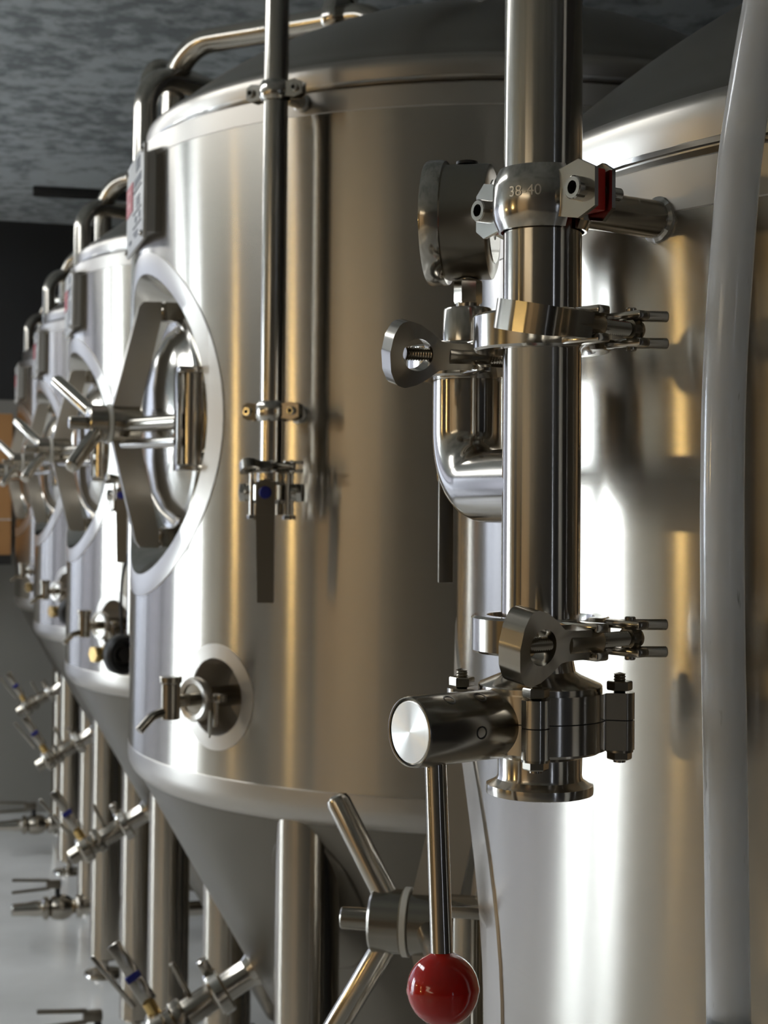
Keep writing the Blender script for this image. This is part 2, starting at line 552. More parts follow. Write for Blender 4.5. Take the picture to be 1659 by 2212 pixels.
# ---------------------------------------------------------------- small hardware builders
def wing_nut(mb, M, L=0.046, H=0.033, T=0.0135):
    """clamp wing nut: hub ends at x=0, wings flare towards -x, wing plane xz"""
    hub = 0.0068
    cx, cr = -L * 0.66, 0.0082
    ctrl = [(0.0, hub), (-L * .30, hub), (-L * .40, hub * 1.12), (-L * .52, hub * 1.75), (-L * .66, H * .47), (-L * .80, H * .52), (-L * .90, H * .47), (-L * .97, H * .28), (-L, 0)]
    pts = [(x, z) for x, z in ctrl]
    outline = pts + [(x, -z) for x, z in reversed(pts[:-1])]
    # resample the outline by angle about the hole centre
    N = 56
    def ray(t):
        best = None
        d = (math.cos(t), math.sin(t))
        for i in range(len(outline)):
            a = outline[i]; b_ = outline[(i + 1) % len(outline)]
            ex, ez = b_[0] - a[0], b_[1] - a[1]
            den = d[0] * ez - d[1] * ex
            if abs(den) < 1e-12: continue
            qx, qz = a[0] - cx, a[1]
            r = (qx * ez - qz * ex) / den
            w_ = (qx * d[1] - qz * d[0]) / den
            if r > 0 and -1e-6 <= w_ <= 1 + 1e-6 and (best is None or r > best): best = r
        return best or cr * 1.2
    vs = []
    for y in (-1, 1):
        for i in range(N):
            t = 2 * PI * i / N
            r = ray(t)
            x, z = cx + r * math.cos(t), r * math.sin(t)
            th = T * .5 * (0.88 if x > -L * .5 else 0.88 + .12 * min(1, (-x - L * .5) / (L * .5)))
            vs.append((x, y * th, z))
        for i in range(N):
            t = 2 * PI * i / N
            vs.append((cx + cr * math.cos(t), y * T * .40, cr * math.sin(t)))
    fs = []
    for i in range(N):
        j = (i + 1) % N
        fs.append((i, j, N + j, N + i))
        fs.append((2 * N + i, 3 * N + i, 3 * N + j, 2 * N + j))
        fs.append((i, 2 * N + i, 2 * N + j, j))
        fs.append((N + i, N + j, 3 * N + j, 3 * N + i))
    mb.add(vs, fs, M)
    mb.lathe([(0, -L * .28), (hub, -L * .28), (hub * 1.02, .008), (hub * .9, .0095), (0, .0095)], 28, M @ Matrix.Rotation(PI / 2, 4, 'Y'))
    return mb


def tri_clamp(parent, center, phi, wing_roll, prefix='', R=0.0335, sc=1.0, mat='steel_polished'):
    """heavy hinged pipe clamp; opening at angle phi; returns ring part (bolt, wing nut as sub-parts)"""
    c = Vector(center)
    h = .0088 * sc
    gap = math.radians(15)
    Rz = Matrix.Translation(c) @ Matrix.Rotation(phi, 4, 'Z')
    ring = MB()
    prof = [(R - .0075 * sc, -h), (R - .0012, -h), (R, -h + .0012), (R, h - .0012), (R - .0012, h), (R - .0075 * sc, h), (R - .0085 * sc, h * .5), (R - .0085 * sc, -h * .5)]
    ring.lathe(prof, 56, Rz, close=True, a0=gap, a1=2 * PI - gap)
    # lugs at the opening (fork plates above and below the bolt)
    bx = R + .0095 * sc
    for zz in (-1, 1):
        ring.box((R + .006 * sc, .0155 * sc, zz * h * .72), (.024 * sc, .0080 * sc, .0042 * sc), Rz, .0012)
        ring.box((R + .006 * sc, -.0125 * sc, zz * h * .72), (.024 * sc, .0085 * sc, .0042 * sc), Rz, .0012)
    o = ring.build('clamp_ring', mat, parent)
    pin = MB()
    for zz in (-1, 1):
        pin.cyl(Rz @ Vector((bx, .0155 * sc, zz * h * .72)), Rz @ Vector((bx + .010 * sc, .030 * sc, zz * h * .72)), .0026 * sc, 14, bev=.0006)
    pin.cyl(Rz @ Vector((bx, .0155 * sc, -h * 1.15)), Rz @ Vector((bx, .0155 * sc, h * 1.15)), .0026 * sc, 14, bev=.0005)
    pin.build('hinge_pin', 'steel_cast', o)
    bolt = MB()
    prof = []
    y0, y1 = -.053 * sc, .018 * sc
    k = 0
    y = y0
    while y < y1:
        prof.append((.0036 * sc if k % 2 else .0029 * sc, y)); y += .0007 * sc; k += 1
    prof = [(0, y0)] + prof + [(0, y1)]
    Mb = Rz @ Matrix.Translation((bx, 0, 0)) @ Matrix.Rotation(-PI / 2, 4, 'X')
    bolt.lathe(prof, 18, Mb)
    bolt.lathe([(0, .012 * sc), (.0052 * sc, .013 * sc), (.0056 * sc, .0165 * sc), (.0045 * sc, .0205 * sc), (0, .0212 * sc)], 18, Mb)
    bolt.build('eye_bolt', 'steel_cast', o)
    nut = MB()
    Mn = Rz @ Matrix.Translation((bx, -.0175 * sc, 0)) @ Matrix.Rotation(PI / 2, 4, 'Z') @ Matrix.Rotation(wing_roll, 4, 'X') @ Matrix.Scale(sc, 4)
    wing_nut(nut, Mn)
    nut.build('wing_nut', 'steel_cast', o, angle=40)
    return o


def cap_screw(parent, head, d, shank, rh=.0056, hl=.0062, rs=.0031):
    """socket screw: head face at `head`, shank along d"""
    d = Vector(d).normalized(); head = Vector(head)
    M = axis_frame(head, d)
    mb = MB()
    hx = [(rh * .50, 0), (rh * .50, hl * .62), (0, hl * .62)]
    mb.lathe([(rh * .56, 0), (rh * .90, 0), (rh, .0006), (rh, hl), (rs, hl)], 28, M)
    prof = []; y = hl; k = 0
    while y < shank:
        prof.append((rs if k % 2 else rs * .84, y)); y += .0006; k += 1
    mb.lathe(prof + [(0, y)], 16, M)
    o = mb.build('cap_screw', 'steel_polished', parent)
    MB().lathe([(rh * .56, 0), (rh * .54, hl * .6), (0, hl * .6)], 6, M).build('hex_socket', 'socket_black', o)
    return o


def pipe_holder(parent, c, d, rp, h, stub_len, rstub, ear=.020, text=None, gap=.0085, screw=1.0, red=True):
    """two-shell pipe clamp: d points to the wall; stub welded on the back shell"""
    d = Vector((d[0], d[1], 0)).normalized(); c = Vector(c)
    M = axis_frame(c, (0, 0, 1), d)               # x = d, y = 90 deg ccw, z up
    ro = rp + .0045
    front = MB(); back = MB()
    prof = [(rp + .0004, -h / 2), (rp + .0016, -h / 2), (ro - .0008, -h * .34), (ro, -h * .2), (ro, h * .2), (ro - .0008, h * .34), (rp + .0016, h / 2), (rp + .0004, h / 2)]
    ag = math.asin(gap / 2 / ro)
    back.lathe(prof, 28, M, close=True, a0=-PI / 2 + ag, a1=PI / 2 - ag)
    front.lathe(prof, 28, M, close=True, a0=PI / 2 + ag, a1=1.5 * PI - ag)
    for sy in (-1, 1):
        for mb, sx in ((back, 1), (front, -1)):
            x = sx * gap / 2
            ol = [(sy * (ro - .004), -h * .36), (sy * (ro + ear * .55), -h * .46), (sy * (ro + ear), -h * .30), (sy * (ro + ear), h * .30), (sy * (ro + ear * .55), h * .46), (sy * (ro - .004), h * .36)]
            vs = []
            for dx in (0, sx * .0022):
                for (yy, zz) in ol:
                    edge = abs(zz) > h * .33
                    vs.append((x + dx + (sx * .0022 if edge else 0), yy, zz))
            n_ = len(ol)
            fs = [list(range(n_))[::-1], [n_ + i for i in range(n_)]] + [(i, (i + 1) % n_, n_ + (i + 1) % n_, n_ + i) for i in range(n_)]
            mb.add(vs, fs, M)
    fo = front.build('front_shell', 'steel_polished', parent)
    back.build('back_shell', 'steel_polished', parent)
    for sy in (-1, 1):
        head = M @ Vector((-gap / 2 - .0022 - .0062 * screw, sy * (ro + ear * .56), 0))
        cap_screw(parent, head, d, gap + .0062 * screw + .016 * screw, .0056 * screw, .0062 * screw, .0031 * screw)
        if red:
            MB().box((0, sy * (ro + ear * .38), 0), (gap * .96, ear * .86, h * .66), M, .001).build('red_spacer', 'red_gasket', parent)
    st = MB()
    p0 = M @ Vector((ro - .002, 0, 0)); p1 = p0 + d * stub_len
    st.cyl(p0, p1, rstub, 32)
    so = st.build('wall_stub', 'steel_pipe', parent)
    wv = MB(); wv.lathe([(rstub - .001, -.003), (rstub + .0018, -.0015), (rstub + .0022, .0005), (rstub + .001, .003), (rstub - .001, .003)], 40, axis_frame(p1 - d * .003, d), close=True)
    for i, p in enumerate(wv.v):
        wv.v[i] = p + Vector((random.uniform(-1, 1), random.uniform(-1, 1), random.uniform(-1, 1))) * .00045
    wv.build('weld_bead', 'steel_rough', so)
    return fo, M, ro


def text_mesh(s, size):
    cu = bpy.data.curves.new('lettering', 'FONT')
    cu.body = s; cu.size = size; cu.extrude = 0.0002; cu.align_x = 'CENTER'; cu.align_y = 'CENTER'
    o = bpy.data.objects.new('lettering', cu); COL.objects.link(o)
    dg = bpy.context.evaluated_depsgraph_get(); dg.update()
    me = bpy.data.meshes.new_from_object(o.evaluated_get(dg))
    vs = [v.co.copy() for v in me.vertices]; fs = [list(p.vertices) for p in me.polygons]
    bpy.data.objects.remove(o); bpy.data.curves.remove(cu); bpy.data.meshes.remove(me)
    return vs, fs


# ---------------------------------------------------------------- tanks
def shell_mesh(R, zb, zt, holes, seg=240):
    """cylinder wall with round openings, each filled round by a polar patch"""
    mb = MB()
    rects = []
    for (pc, zc, rad) in holes:
        hw = math.asin(min(.99, rad * 1.12 / R))
        k = 2 * PI / seg
        i0 = math.floor((pc - hw) / k); i1 = math.ceil((pc + hw) / k)
        rects.append((i0, i1, zc - rad * 1.12, zc + rad * 1.12, pc, zc, rad))
    zs = sorted(set([zb, zt] + [r[2] for r in rects] + [r[3] for r in rects]))
    k = 2 * PI / seg
    vs = [(R * math.cos(i * k), R * math.sin(i * k), z) for z in zs for i in range(seg)]
    fs = []
    for j in range(len(zs) - 1):
        zm = (zs[j] + zs[j + 1]) / 2
        for i in range(seg):
            skip = False
            for (i0, i1, z0, z1, *_r) in rects:
                if z0 < zm < z1 and ((i - i0) % seg) < (i1 - i0):
                    skip = True
            if not skip:
                fs.append((j * seg + i, j * seg + (i + 1) % seg, (j + 1) * seg + (i + 1) % seg, (j + 1) * seg + i))
    mb.add(vs, fs)
    for (i0, i1, z0, z1, pc, zc, rad) in rects:
        # rectangle outline in (phi, z)
        out = []
        nz = 24
        for i in range(i0, i1): out.append((i * k, z0))
        for q in range(nz): out.append((i1 * k, z0 + (z1 - z0) * q / nz))
        for i in range(i1, i0, -1): out.append((i * k, z1))
        for q in range(nz): out.append((i0 * k, z1 - (z1 - z0) * q / nz))
        rings = 6
        vs = []; fs = []
        N = len(out)
        for (ph, z) in out:
            y = R * math.sin(ph - pc)
            t = math.atan2(z - zc, y)
            for q in range(rings + 1):
                e = q / rings
                yy = y * (1 - e) + rad * math.cos(t) * e
                zz = (z - zc) * (1 - e) + rad * math.sin(t) * e
                p2 = pc + math.asin(yy / R)
                vs.append((R * math.cos(p2), R * math.sin(p2), zc + zz))
        for i in range(N):
            j = (i + 1) % N
            for q in range(rings):
                fs.append((i * (rings + 1) + q, j * (rings + 1) + q, j * (rings + 1) + q + 1, i * (rings + 1) + q + 1))
        mb.add(vs, fs)
    return mb


def set_radial_normals(o):
    me = o.data
    nn = []
    for l in me.loops:
        p = me.vertices[l.vertex_index].co
        nn.append(Vector((p.x, p.y, 0)).normalized())
    me.normals_split_custom_set(nn)


def saddle(R, rings, N=72):
    """rings [(rho, x or None)]: None lies on the cylinder wall (offset given as 3rd)"""
    vs = []; fs = []
    for ring in rings:
        rho, x = ring[0], ring[1]
        off = ring[2] if len(ring) > 2 else 0.0
        blend = ring[3] if len(ring) > 3 else 1.0
        for i in range(N):
            t = 2 * PI * i / N
            y, z = rho * math.cos(t), rho * math.sin(t)
            xs = (R + off) * math.sqrt(max(0, 1 - (y / (R + off)) ** 2))
            xx = xs if x is None else (x * blend + xs * (1 - blend))
            vs.append((xx, y, z))
    for q in range(len(rings) - 1):
        for i in range(N):
            j = (i + 1) % N
            fs.append((q * N + i, q * N + j, (q + 1) * N + j, (q + 1) * N + i))
    return vs, fs


def manway(tank, R, pc, zc, rad, wheel=0.2):
    """inset oval-door manway facing angle pc"""
    g = dict(rotz=pc)
    T = Matrix.Translation((0, 0, zc))
    vs, fs = saddle(R, [(rad * 1.005, None, -.004), (rad, None, .0012), (rad * .885, None, .0016), (rad * .875, None, .0004)])
    MB().add(vs, fs, T).build('manway_ring', 'steel_band', tank, **g)
    xin = R - .075
    rin = rad * .72
    vs, fs = saddle(R, [(rad * .88, None, .0004), (rad * .868, xin, 0, .06), (rad * .84, xin, 0, .30), (rad * .80, xin, 0, .62), (rad * .765, xin, 0, .86), (rin, xin, 0, 1.0), (rin * .99, xin, 0, 1.0)])
    MB().add(vs, fs, T).build('manway_dish', 'steel_polished', tank, **g)
    A = T @ Matrix.Translation((xin, 0, 0)) @ Matrix.Rotation(PI / 2, 4, 'Y')
    # neck and door, turned about the outward axis
    MB().lathe([(rin * .995, -.01), (rin * .98, .012), (rin * .955, .020), (rin * .90, .022), (rin * .88, .012), (rin * .88, -.01)], 72, A).build('manway_neck', 'steel_polished', tank, **g)
    rd = rin * .90
    MB().lathe([(rd, .016), (rd, .026), (rd * .985, .031), (rd * .94, .0335), (rd * .90, .031), (rd * .87, .034), (rd * .78, .045), (rd * .6, .056), (rd * .35, .063), (0, .066)], 72, A).build('manway_door', 'steel_polished', tank, **g)
    # crossbar: vertical strap pressed into a shallow V
    xb = R + .036
    hb = rin * .93
    cb = MB()
    oz = hb + .012
    outl = [(xin + .050, oz), (xin + .074, oz - .001), (xin + .080, oz - .008), (xb + .001, .026), (xb + .004, .016), (xb + .004, -.016), (xb + .001, -.026), (xin + .080, -oz + .008), (xin + .074, -oz + .001), (xin + .050, -oz), (xin + .047, -oz + .010), (xb - .034, -.020), (xb - .034, .020), (xin + .047, oz - .010)]
    cb.prism(outl, .014, Matrix.Translation((0, 0, zc)) @ Matrix(((1, 0, 0, 0), (0, 0, -1, 0), (0, 1, 0, 0), (0, 0, 0, 1))))
    cb.build('crossbar', 'steel_crossbar', tank, **g)
    for sgn in (-1, 1):
        lg = MB()
        lg.cyl((xin + .004, 0, zc + sgn * (hb - .002)), (xin + .050, 0, zc + sgn * (hb - .002)), .012, 24, bev=.002)
        lg.box((xin + .036, .010, zc + sgn * (hb - .002)), (.026, .016, .026), None, .002)
        lg.build('crossbar_lug', 'steel_cast', tank, **g)
    # hub and hand wheel
    hub = MB()
    hub.cyl((xb - .035, 0, zc), (xb + .004, 0, zc), .024, 32, bev=.0015)
    hub.cyl((xb - .06, 0, zc), (xb - .03, 0, zc), .010, 20)
    ho = hub.build('screw_boss', 'steel_cast', tank, **g)
    MB().lathe([(.0225, 0), (.0258, 0), (.0258, .0045), (.0225, .0045)], 32, Matrix.Translation((xb + .004, 0, zc)) @ Matrix.Rotation(PI / 2, 4, 'Y'), close=True).build('washer', 'white_gasket', ho)
    wh = MB()
    wh.cyl((xb + .008, 0, zc), (xb + .034, 0, zc), .024, 32, bev=.002)
    wh.cyl((xb + .03, 0, zc), (xb + .058, 0, zc), .0085, 24, bev=.001)
    wo = wh.build('hand_wheel', 'steel_cast', tank, **g)
    for q, ln in ((0, .092), (1, .092)):
        ang = wheel + PI * q
        dy, dz = math.sin(ang), math.cos(ang)
        p0 = Vector((xb + .020, dy * .012, zc + dz * .012))
        d = Vector((.50, dy * .866, dz * .866))
        sp = MB()
        L = ln
        sp.lathe([(0, 0), (.0095, 0), (.0095, L - .006), (.0082, L - .002), (.005, L), (0, L + .0005)], 22, axis_frame(p0, d))
        sp.build('spoke', 'steel_pipe', wo)
    # swing arms and hinge
    hy, hx = rin * 1.0, xin + .045
    hg = MB()
    hg.cyl((hx, hy, zc - .056), (hx, hy, zc + .056), .0115, 24)
    hg.box((hx - .001, hy + .002, zc + .060), (.042, .030, .008), bev=.001)
    hg.box((hx - .001, hy + .002, zc - .060), (.042, .030, .008), bev=.001)
    hg.box((hx + .017, hy - .004, zc), (.006, .020, .118), bev=.001)
    hgo = hg.build('hinge', 'steel_polished', tank, **g)
    a1 = MB()
    a1.tube([(xb - .012, .012, zc - .002), (hx + .012, hy - .012, zc - .002)], .0095, 16)
    a1.build('swing_arm', 'steel_cast', tank, **g)
    a2 = MB()
    a2.tube([(xb - .012, .016, zc - .028), (hx + .016, hy - .006, zc - .028)], .0068, 16)
    a2.build('swing_arm', 'steel_polished', tank, **g)


def make_tank(label, loc, rotz, R, zb, zt, man, port=None, plate=True, tubes=True, name='fermenter', zend=None, dome_h=0.18, wheel=-0.85, legr=.4506, legth=(.7587, -.82)):
    t = thing(name, label, 'tank', loc, rotz)
    holes = [(man[0], man[1], man[2] * .99)]
    if port: holes.append((port[0], port[1], port[2] * .99))
    sh = shell_mesh(R, zb + .028, zt - .026, holes).build('shell', 'steel_shell', t)
    set_radial_normals(sh)
    MB().lathe([(R, zt - .0262), (R + .0007, zt - .0255), (R + .0007, zt - .001), (R - .0005, zt), (R - .014, zt + .0005), (R - .0155, zt - .003)], 200, None).build('top_band', 'steel_band', t)
    MB().lathe([(R, zb + .0282), (R + .0007, zb + .0275), (R + .0007, zb + .012), (R - .0008, zb + .004), (R - .005, zb - .004), (R - .0105, zb - .010), (R - .016, zb - .014)], 200, None).build('bottom_band', 'steel_band', t)
    MB().lathe([(R - .026, zt - .004), (R - .026, zt + .0075), (R - .0162, zt + .0080), (R - .0150, zt + .014), (R - .0142, zt + .023), (R - .0136, zt + .030), (R - .0150, zt + .034), (R - .0190, zt + .0375), (R - .023, zt + .0395)], 200, None).build('dome_flange', 'steel_band', t)
    bead = MB().lathe([(R - .0175, zt + .0085), (R - .0140, zt + .0095), (R - .0135, zt + .0120), (R - .0165, zt + .0135)], 200, None)
    for i, p in enumerate(bead.v):
        bead.v[i] = p + Vector((p.x, p.y, 0)) * random.uniform(-.0015, .0015)
    bead.build('weld_bead', 'steel_rough', t)
    # domed head
    rb = R - .023; z0 = zt + .0395
    hh = dome_h - .012
    Rs = ((rb - .018) ** 2 + hh ** 2) / (2 * hh)
    prof = [(rb, z0), (rb - .006, z0 + .0065), (rb - .018, z0 + .0135)]
    zc = z0 + .0135 + hh - Rs
    a0 = math.asin((rb - .018) / Rs)
    for q in range(1, 25):
        a = a0 * (1 - q / 24)
        prof.append((Rs * math.sin(a), zc + Rs * math.cos(a)))
    MB().lathe(prof, 160).build('dome', 'steel_dome', t)
    # 60 degree cone
    rend = .075
    rc = R - .0155
    drop = (rc - rend) * 1.732
    z1 = zb - .0138
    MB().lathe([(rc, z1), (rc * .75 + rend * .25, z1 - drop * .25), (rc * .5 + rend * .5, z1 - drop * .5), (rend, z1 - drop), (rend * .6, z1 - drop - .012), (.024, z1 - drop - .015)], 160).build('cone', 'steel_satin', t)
    ol = MB(); zo = z1 - drop - .014
    ol.tube(fillet([(0, 0, zo + .01), (0, 0, max(zo - .045, .06)), (.12, 0, max(zo - .045, .06))], .04), .0205, 20)
    ol.build('outlet', 'steel_pipe', t)
    # legs
    for th in (legth[0], legth[1], PI - .78, PI + .78):
        cx_, cy_ = legr * math.cos(th), legr * math.sin(th)
        zl = z1 - (rc - legr - .037) * 1.732 + .02
        lg = MB().lathe([(0, .042), (.034, .042), (.038, .046), (.038, zl), (.02, zl + .01)], 40).build('leg', 'steel_leg', t, loc=(cx_, cy_, 0))
        MB().lathe([(0, 0), (.050, 0), (.052, .003), (.050, .008), (.030, .013), (.0, .013)], 32).build('foot', 'steel_polished', lg)
        MB().cyl((0, 0, .01), (0, 0, .045), .011, 16).build('foot_stud', 'steel_cast', lg)
        # reinforcing pad welded on the cone round the leg head
        def cone_pt(da, dl):
            # dl: distance along the slope from the leg centre's own height
            rr = legr + .004 - dl * .5
            a = th + da / rr
            z_ = z1 - (rc - rr) * 1.732
            return Vector((rr * math.cos(a), rr * math.sin(a), z_)), Vector((math.cos(a) * .866, math.sin(a) * .866, -.5))
        vs = []; fs = []; N = 48
        for ring, (ra, off) in enumerate(((0.0, .0032), (.5, .0032), (.97, .0032), (1.0, .0012), (1.0, -.002))):
            for i in range(N):
                tt = 2 * PI * i / N
                pp, nn_ = cone_pt(.060 * ra * math.cos(tt), .105 * ra * math.sin(tt) + .06)
                vs.append(pp + nn_ * off - Vector((cx_, cy_, 0)))
        for q in range(4):
            for i in range(N):
                j = (i + 1) % N
                fs.append((q * N + i, q * N + j, q * N + N + j, q * N + N + i))
        MB().add(vs, fs).build('leg_pad', 'steel_satin', lg)
    manway(t, R, man[0], man[1], man[2], wheel)
    if port:
        T = Matrix.Translation((0, 0, port[1]))
        rp = port[2]
        vs, fs = saddle(R, [(rp * 1.01, None, -.003), (rp, None, .001), (rp * .73, None, .001), (rp * .71, None, -.001), (rp * .70, R - .045), (rp * .62, R - .055), (.002, R - .056)], 56)
        MB().add(vs, fs, T).build('port_dish', 'steel_band', t, rotz=port[0])
    if plate:
        zp0, zp1 = zt - .137, zt - .012
        y0, y1 = -.075, .112
        xf = R + .004
        br = MB()
        br.box((xf - .016, (y0 + y1) / 2, (zp0 + zp1) / 2), (.028, y1 - y0 - .02, zp1 - zp0 - .02))
        po = br.build('name_plate', 'plate_white', t)
        MB().box((xf, (y0 + y1) / 2, (zp0 + zp1) / 2), (.005, y1 - y0, zp1 - zp0), bev=.0008).build('plate_face', 'plate_white', po)
        def pr(ya, yb, za, zb_, mat, nm, lift=.0032):
            MB().box((xf + lift, (y1 - (ya + yb) / 2 * (y1 - y0)), zp0 + (za + zb_) / 2 * (zp1 - zp0)), (.0012, abs(yb - ya) * (y1 - y0), (zb_ - za) * (zp1 - zp0))).build(nm, mat, po)
        # coordinates from the camera-side edge (0) to the far edge (1), bottom 0 to top 1
        pr(.60, .97, .44, .76, 'plate_red', 'red_panel')
        pr(.69, .87, .52, .70, 'plate_red_light', 'emblem', .0036)
        pr(.74, .82, .57, .66, 'plate_red', 'emblem', .0040)
        for z_ in (.60, .37, .22):
            pr(.10, .56, z_, z_ + .012, 'plate_ink', 'print_rule')
        prn = MB()
        for (ya, yb, za, zb_) in ((.20, .42, .80, .93), (.12, .52, .655, .74), (.18, .40, .50, .52), (.18, .40, .46, .48), (.18, .40, .42, .44), (.15, .24, .27, .34), (.36, .46, .27, .33), (.30, .54, .15, .175), (.28, .46, .11, .13), (.68, .80, .10, .14)):
            prn.box((xf + .0028, y1 - (ya + yb) / 2 * (y1 - y0), zp0 + (za + zb_) / 2 * (zp1 - zp0)), (.0008, abs(yb - ya) * (y1 - y0), (zb_ - za) * (zp1 - zp0)))
        tag(prn.build('printed_lines', 'plate_ink', po), kind='stuff')
        for yy in (y0 + .008, y1 - .008):
            for zz in (zp0 + .008, zp1 - .008):
                MB().lathe([(.0042, 0), (.0042, .002), (.003, .004), (0, .0045)], 16, Matrix.Translation((xf + .002, yy, zz)) @ Matrix.Rotation(PI / 2, 4, 'Y')).build('plate_rivet', 'steel_polished', po)
    if tubes:
        # two looped pipes rising behind the shell and running over to the head
        a = -.775
        zt1 = zt + .265
        rr = R + .06
        c_, s_ = math.cos(a), math.sin(a)
        tb = MB()
        tb.tube(fillet([(rr * c_, rr * s_, zb + .15), (rr * c_, rr * s_, zt1), (.17 * c_, .17 * s_, zt1), (.17 * c_, .17 * s_, zt + .16)], .075, 12), .0195, 24)
        tb.build('spray_pipe', 'steel_pipe', t)
        cl = Vector((.25 * c_, .25 * s_, zt1))
        tri = MB()
        tri.lathe([(.020, -.012), (.033, -.012), (.035, -.008), (.035, .008), (.033, .012), (.020, .012)], 32, axis_frame(cl, (c_, s_, 0)))
        tri.build('spray_pipe_clamp', 'steel_polished', t)
        wn = MB()
        wing_nut(wn, Matrix.Translation(cl + Vector((0, 0, .046))) @ Matrix.Rotation(a + PI / 2, 4, 'Z') @ Matrix.Rotation(.3, 4, 'X'))
        wn.build('clamp_wing_nut', 'steel_polished', t)
        a = -.63
        c_, s_ = math.cos(a), math.sin(a)
        zt2 = zt + .20
        tb = MB()
        e = Vector((rr * c_, rr * s_, zt2)) + Vector((-.20, -.12, 0))
        tb.tube(fillet([(rr * c_, rr * s_, zb + .15), (rr * c_, rr * s_, zt2), e, e + Vector((0, 0, -.2))], .055, 12), .0185, 24)
        tb.build('vent_pipe', 'steel_pipe', t)
    return t


R1 = .5
C1 = Vector((.1447, 2.211, 0))
STEP = U * 1.116 + Vector((-.0055, 0, 0))
ZB, ZT = 1.21 - .356, 1.21 + .475
MAN = (math.radians(5), 1.312, .226)
PORT = (math.radians(30.7), .977, .0635)
tank1 = make_tank('large conical steel fermenter in the middle, beside the vertical pipe with the lever valve', C1, ROTROW, R1, ZB, ZT, MAN, PORT)
tank_labels = ['conical steel fermenter directly behind the big middle one, second in the receding row', 'third conical steel fermenter in the receding row, small at the left', 'farthest and smallest conical steel fermenter at the left edge by the plywood box']
tanks = [tank1]
for k in range(3):
    c = copy_tree(tank1)
    c.location = C1 + STEP * (k + 1)
    c['label'] = tank_labels[k]
    tanks.append(c)
for c in tanks:
    c['group'] = 'conical fermenters in a row'

C0 = Vector((.552, 1.07, 0)); R0 = .5
D0 = Vector((-.979, .203, 0)).normalized()
ZT0 = 1.21 + .1753
tank0 = make_tank('nearest steel tank at the right with a bright domed head, behind the valve pipe', C0, math.atan2(D0.y, D0.x), R0, .70, ZT0, (0.0, .892, .240), None, plate=False, tubes=False, name='bright_tank', dome_h=.20, wheel=-.10)
# a little fitting on the shell at the right edge
fp = W(1676, 255, .70)
d_ = (Vector((fp.x, fp.y, 0)) - C0).normalized()

# ---------------------------------------------------------------- main drop pipe on the near tank
PY = .743
pc = W(1171, 700, PY)
PXW = pc.x


def zz(y, depth=PY, x=1171):
    return W(x, y, depth).z


pipe = thing('drop_pipe', 'polished vertical steel pipe in the foreground, clamped to the nearest tank', 'pipe', (PXW, PY, 0))
RP = .019
mb = MB()
cx0, cy0 = C0.x - PXW, C0.y - PY
mb.tube([(0, 0, zz(705))] + fillet([(0, 0, zz(-100)), (0, 0, ZT0 + .36), (cx0, cy0, ZT0 + .36), (cx0, cy0, ZT0 + .21)], .06), RP, 56)
mb.build('upper_pipe', 'steel_pipe', pipe)
mb = MB()
mb.lathe([(0, zz(1395)), (.0252, zz(1395)), (.0252, zz(1388)), (RP + .001, zz(1375)), (RP, zz(1368)), (RP, zz(757)), (RP + .001, zz(748)), (.0252, zz(738)), (.0252, zz(728)), (0, zz(728))], 56)
mb.build('lower_pipe', 'steel_pipe', pipe)
MB().lathe([(0, zz(724)), (.0252, zz(724)), (.0252, zz(716)), (RP + .001, zz(706)), (RP, zz(698)), (0, zz(697))], 56).build('ferrule', 'steel_polished', pipe)
# pipe holder marked 38-40, welded to the near tank
dT = (C0 - Vector((PXW, PY, 0))); dist = Vector((dT.x, dT.y, 0)).length
fo, MH, ro = pipe_holder(pipe, (0, 0, zz(437)), dT, RP + .0008, .030, dist - R0 - RP - .0005, .0098, text=True)
vs, fs = text_mesh('38-40', .0072)
tm = MB()
a_text = 1.16 * PI
vv = []
for p in vs:
    an = a_text + p.x / ro
    r_ = ro + .0002 + p.z
    vv.append(MH @ Vector((r_ * math.cos(an), r_ * math.sin(an), p.y + .0012)))
tm.add(vv, fs)
tm.build('stamped_size', 'stamp_bright', fo)
# heavy clamps on the pipe
tri_clamp(pipe, (0, 0, zz(722)), math.radians(-50), math.radians(101))
tri_clamp(pipe, (0, 0, zz(1368)), math.radians(-50), math.radians(8))
# tee branch and elbow behind the pipe
E = W(1010, 800, .84)
ex, ey = E.x - PXW, E.y - PY
zbr = CAMZ + .0095
mb = MB()
mb.tube(fillet([(0, 0, zbr), (ex, ey, zbr), (ex, ey, zz(815, .84, 1010) + .002)], .057, 16), RP, 40)
mb.build('elbow', 'steel_pipe', pipe)
MB().lathe([(RP, 0), (RP + .001, .003), (.0252, .009), (.0252, .0125), (.0, .0125)], 48, Matrix.Translation((ex, ey, zz(822, .84, 1010)))).build('elbow_ferrule', 'steel_polished', pipe)

# ---------------------------------------------------------------- pressure gauge
gz = lambda y: W(1010, y, .84).z
gauge = thing('pressure_gauge', 'round steel pressure gauge seen from behind, on the elbow left of the foreground pipe', 'gauge', (E.x, E.y, gz(822) + .0125))
b0 = gz(822) + .0125
tri_clamp(gauge, (0, 0, gz(787) - b0), math.radians(-70), math.radians(12))
MB().lathe([(0, gz(800) - b0), (.0252, gz(800) - b0), (.0252, gz(775) - b0), (.0165, gz(755) - b0), (.0148, gz(742) - b0), (.0138, gz(740) - b0), (.0134, gz(672) - b0), (.0128, gz(667) - b0), (0, gz(667) - b0)], 40).build('cap_adapter', 'steel_polished', gauge)
mb = MB(); mb.cyl((0, 0, gz(668) - b0), (0, 0, gz(600) - b0), .0055, 20); mb.cyl((0, 0, gz(664) - b0), (0, 0, gz(655) - b0), .0066, 20)
mb.hexnut((0, 0, gz(657) - b0), (0, 0, gz(606) - b0), .0078)
mb.build('hex_stem', 'steel_cast', gauge)
